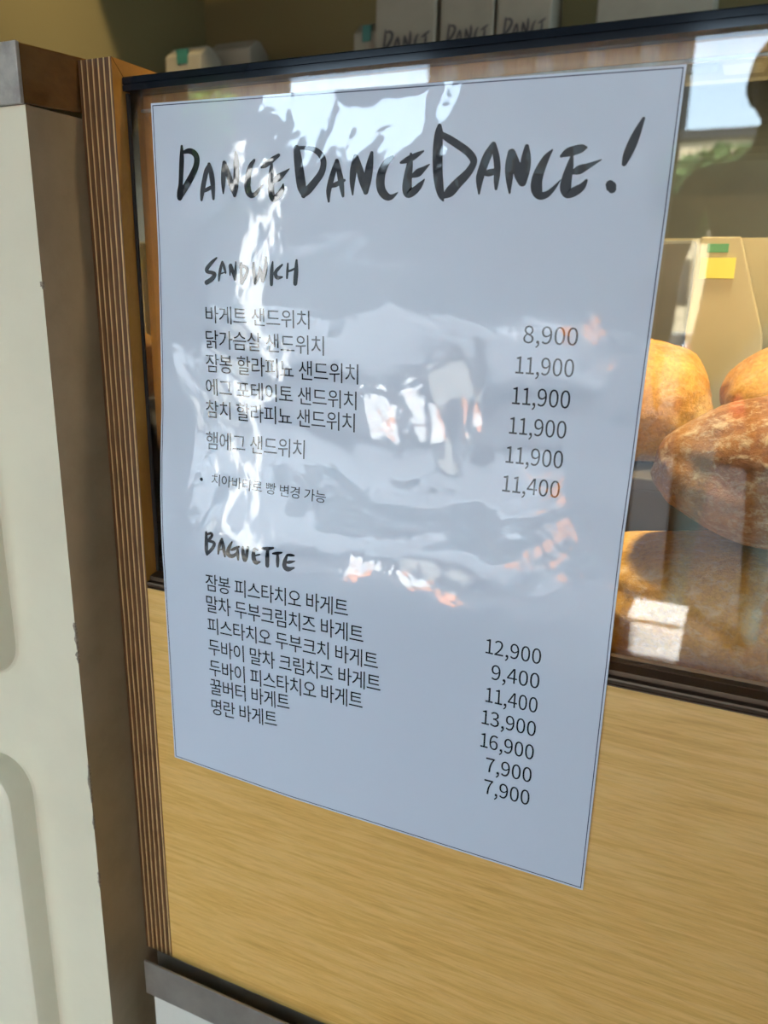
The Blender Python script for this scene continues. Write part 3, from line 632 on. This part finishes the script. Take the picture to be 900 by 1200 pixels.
def car(label, x, y, m, L=4.2, H=1.45, W=1.75):
    c = thing('parked_car', (x, y, -1.08), label, 'car'); z = -1.08
    body = [(-.5, .22), (-.5, .55), (-.47, .62), (-.27, .66), (.36, .64), (.48, .58), (.5, .40), (.5, .22)]
    pris('car_body', m, [(x + a * L, z + b * H) for a, b in body], y - W / 2, y + W / 2, 1, c, bevel=.06)
    cabn = [(-.36, .64), (-.28, .93), (-.20, 1.0), (.14, 1.0), (.22, .95), (.36, .64)]
    pris('cabin', 'win', [(x + a * L, z + b * H) for a, b in cabn], y - W / 2 + .1, y + W / 2 - .1, 1, c, bevel=.05)
    pris('car_roof', m, [(x - .21 * L, z + .985 * H), (x - .19 * L, z + 1.02 * H), (x + .13 * L, z + 1.02 * H), (x + .16 * L, z + .985 * H)], y - W / 2 + .12, y + W / 2 - .12, 1, c, bevel=.02)
    for sx in (-.31, .31):
        for sy in (-1, 1):
            bm = bmesh.new(); cyl(bm, (x + sx * L, y + sy * (W / 2 - .09), z + .32), .32, .2, 'y', 28); wh = make('wheel', bm, 'tyre', c)
            bm = bmesh.new(); cyl(bm, (x + sx * L, y + sy * (W / 2 - .085), z + .32), .19, .205, 'y', 20); make('wheel_rim', bm, 'edge_metal', wh)
    for sx in (-.49, .488):
        for sy in (-1, 1): bx('car_lamp', 'amber' if sx > 0 else 'white_board', (x + sx * L - .04, x + sx * L + .05, y + sy * .62 - .16, y + sy * .62 + .16, z + .48 * H, z + .56 * H), c)
    return c
car('red car parked across the pavement opposite the display case', 1.75, -6.4, 'car_red')
car('grey car parked at the left of the red car', -3.6, -7.6, 'car_white')
car('grey car farther to the left along the kerb', -8.6, -7.7, 'car_white')
def tree(label, x, y, h, r, seed):
    t = thing('street_tree', (x, y, -1.08), label, 'tree'); rnd = random.Random(seed)
    bm = bmesh.new(); cyl(bm, (x, y, -1.08 + h * .3), .11, h * .6, 'z', 12, .07); make('trunk', bm, 'bark', t)
    bm = bmesh.new()
    for _ in range(2600):
        d = Vector((rnd.gauss(0, 1), rnd.gauss(0, 1), rnd.gauss(0, 1))).normalized() * r * rnd.uniform(.45, 1)
        p = Vector((x, y, -1.08 + h - r * .6)) + Vector((d.x, d.y, d.z * .8)); a = Vector((rnd.uniform(-1, 1), rnd.uniform(-1, 1), rnd.uniform(-1, 1))).normalized() * .11
        b2 = a.cross(Vector((rnd.uniform(-1, 1), rnd.uniform(-1, 1), rnd.uniform(-1, 1)))).normalized() * .06
        vs = [bm.verts.new(p + q) for q in (-a, b2, a, -b2)]; bm.faces.new(vs)
    o = make('foliage', bm, 'leaf', t); o['kind'] = 'stuff'; return t
tree('round street tree before the low beige house', -.9, -17, 3.6, 1.1, 1); tree('taller street tree left of the grey block entrance', -16.5, -19, 4.0, 1.3, 2)
tree('bushy street tree between the two grey cars', -9.6, -11.5, 4.6, 1.5, 3)
sb = thing('storage_box', (-.04, -2.12, -1.0), 'white square box standing alone on the sunlit pavement before the case', 'box')
bx('box_body', 'white_board', (-.115, .035, -2.20, -2.05, -1.0, -.872), sb, bevel=.02); bx('box_lid', 'white_board', (-.12, .04, -2.205, -2.045, -.871, -.860), sb, bevel=.004)
for q, (x, y, sz, lb) in enumerate(((-2.62, -5.75, .27, 'large white box stacked by the traffic cones, left one'), (-2.18, -5.85, .20, 'smaller white box beside the traffic cones, right one'))):
    k = thing('crate', (x, y, -1.08), lb, 'box')
    bx('crate_body', 'white_board', (x - sz / 2, x + sz / 2, y - sz / 2, y + sz / 2, -1.08, -1.08 + sz), k, bevel=.01); bx('crate_lid', 'white_board', (x - sz / 2 - .01, x + sz / 2 + .01, y - sz / 2 - .01, y + sz / 2 + .01, -1.079 + sz, -1.055 + sz), k, bevel=.006)
for q, (x, lb) in enumerate(((-2.42, 'orange traffic cone nearest the large white box'), (-1.85, 'orange traffic cone at the right of the small white box'))):
    k = thing('traffic_cone', (x, -5.35, -1.08), lb, 'cone', 'traffic cones on the road')
    bx('cone_base', 'amber', (x - .12, x + .12, -5.47, -5.23, -1.08, -1.055), k, bevel=.005)
    bm = bmesh.new(); cyl(bm, (x, -5.35, -.91), .085, .29, 'z', 24, .02); make('cone_body', bm, 'amber', k, smooth=False)
    bm = bmesh.new(); cyl(bm, (x, -5.35, -.90), .063, .06, 'z', 24, .050); make('cone_stripe', bm, 'white_board', k)
fl = thing('banner_stand', (-3.5, -5.3, -1.08), 'tall narrow white cloth banner on a pole beside the road', 'banner')
bm = bmesh.new(); cyl(bm, (-3.62, -5.3, -.0), .014, 2.14, 'z', 12); make('banner_pole', bm, 'steel', fl)
bm = bmesh.new(); cyl(bm, (-3.62, -5.3, -1.055), .16, .05, 'z', 20); make('banner_base', bm, 'steel', fl)
bx('banner_cloth', 'white_board', (-3.60, -3.42, -5.306, -5.300, -.75, 1.0), fl)

# a passer-by standing on the pavement
pp = thing('person', (.10, -2.35, -1.0), 'person with black hair in a dark teal jacket standing on the pavement', 'person')
def skin(name, joints, edges, m, parent, sub=2, root=0):
    me = bpy.data.meshes.new(name); me.from_pydata([j[0] for j in joints], edges, []); me.materials.append(M[m])
    o = bpy.data.objects.new(name, me); C.objects.link(o)
    md = o.modifiers.new('skin', 'SKIN')
    for i, j in enumerate(joints):
        me.skin_vertices[0].data[i].radius = j[1] if isinstance(j[1], tuple) else (j[1], j[1])
    for v in me.skin_vertices[0].data: v.use_root = False
    me.skin_vertices[0].data[root].use_root = True
    s = o.modifiers.new('sub', 'SUBSURF'); s.levels = sub; s.render_levels = sub; md.use_smooth_shade = True
    o.parent = parent; o.matrix_parent_inverse = pinv(parent); return o
px, py, pz = .10, -2.35, -1.0
def J(x, y, z): return (px + x, py + y, pz + z)
torso = [(J(0, 0, .95), (.15, .11)), (J(0, 0, 1.12), (.14, .10)), (J(0, 0, 1.32), (.17, .11)), (J(0, -.01, 1.43), (.09, .08)), (J(0, 0, 1.50), (.052, .055)), (J(0, .015, 1.56), (.05, .06)),
         (J(-.19, 0, 1.40), .060), (J(-.25, .02, 1.14), .046), (J(-.23, .12, .93), .034), (J(.19, 0, 1.40), .060), (J(.25, .02, 1.14), .046), (J(.22, .14, .95), .034),
         (J(-.09, 0, .86), .085), (J(-.11, .02, .48), .058), (J(-.12, -.01, .10), .040), (J(-.12, .13, .035), .032), (J(.09, 0, .86), .085), (J(.11, .02, .48), .058), (J(.12, -.01, .10), .040), (J(.12, .13, .035), .032)]
E = [(0, 1), (1, 2), (2, 3), (3, 4), (4, 5), (2, 6), (6, 7), (7, 8), (2, 9), (9, 10), (10, 11), (0, 12), (12, 13), (13, 14), (14, 15), (0, 16), (16, 17), (17, 18), (18, 19)]
skin('clothed_body', torso, E, 'teal_cloth', pp)
bm = bmesh.new(); bmesh.ops.create_uvsphere(bm, u_segments=32, v_segments=24, radius=1)
for v in bm.verts:
    q = v.co; x, y, z = q.x * .076, q.y * .093, q.z * .115
    if z < 0: x *= 1 - .28 * (-q.z) ** 1.6; y *= 1 - .12 * -q.z
    if y > 0: y += .024 * math.exp(-(q.x / .17) ** 2 - ((q.z + .12) / .20) ** 2) - .010 * math.exp(-((abs(q.x) - .42) / .2) ** 2 - ((q.z - .08) / .16) ** 2) + .008 * math.exp(-(q.x / .35) ** 2 - ((q.z + .50) / .10) ** 2)
    v.co = J(x, y + .02, z + 1.635)
hd = make('head', bm, 'skin', pp, smooth=True)
bm = bmesh.new(); bmesh.ops.create_uvsphere(bm, u_segments=32, v_segments=24, radius=1)
for v in list(bm.verts):
    q = v.co.copy(); v.co = J(q.x * .086, q.y * .100 - .006, q.z * .118 + 1.648)
    if q.y > .30 and q.z < .52 or q.z < -.55: bm.verts.remove(v)
make('hair', bm, 'hair', pp, smooth=True)
for s in (-1, 1):
    bm = bmesh.new(); bmesh.ops.create_uvsphere(bm, u_segments=12, v_segments=8, radius=1, matrix=Matrix.Translation(J(s * .029, .098, 1.645)) @ Matrix.Diagonal((.013, .007, .006, 1))); make('eye', bm, 'hair', hd, smooth=True)
    bm = bmesh.new(); bmesh.ops.create_uvsphere(bm, u_segments=12, v_segments=8, radius=1, matrix=Matrix.Translation(J(s * .078, .015, 1.63)) @ Matrix.Diagonal((.010, .018, .030, 1))); make('ear', bm, 'skin', hd, smooth=True)
bm = bmesh.new(); bmesh.ops.create_uvsphere(bm, u_segments=12, v_segments=8, radius=1, matrix=Matrix.Translation(J(0, .098, 1.578)) @ Matrix.Diagonal((.024, .007, .006, 1))); make('mouth', bm, 'car_red', hd, smooth=True)
for s, hx, hy in ((-1, -.23, .14), (1, .22, .16)):
    jt = [(J(hx, hy - .03, .92), (.022, .028)), (J(hx, hy, .86), (.016, .036)), (J(hx, hy + .005, .82), (.013, .036))]; ed = [(0, 1), (1, 2)]
    for k in range(4):
        n0 = len(jt); oy = -.026 + k * .0175; ln = (.062, .075, .080, .066)[k]
        jt += [(J(hx, hy + oy, .815), .009), (J(hx - s * .006, hy + oy, .815 - ln * .5), .0085), (J(hx - s * .016, hy + oy, .815 - ln), .007)]; ed += [(2, n0), (n0, n0 + 1), (n0 + 1, n0 + 2)]
    n0 = len(jt); jt += [(J(hx, hy + .042, .865), .011), (J(hx - s * .004, hy + .055, .835), .009), (J(hx - s * .006, hy + .058, .808), .008)]; ed += [(1, n0), (n0, n0 + 1), (n0 + 1, n0 + 2)]
    skin('hand', jt, ed, 'skin', pp, 1)
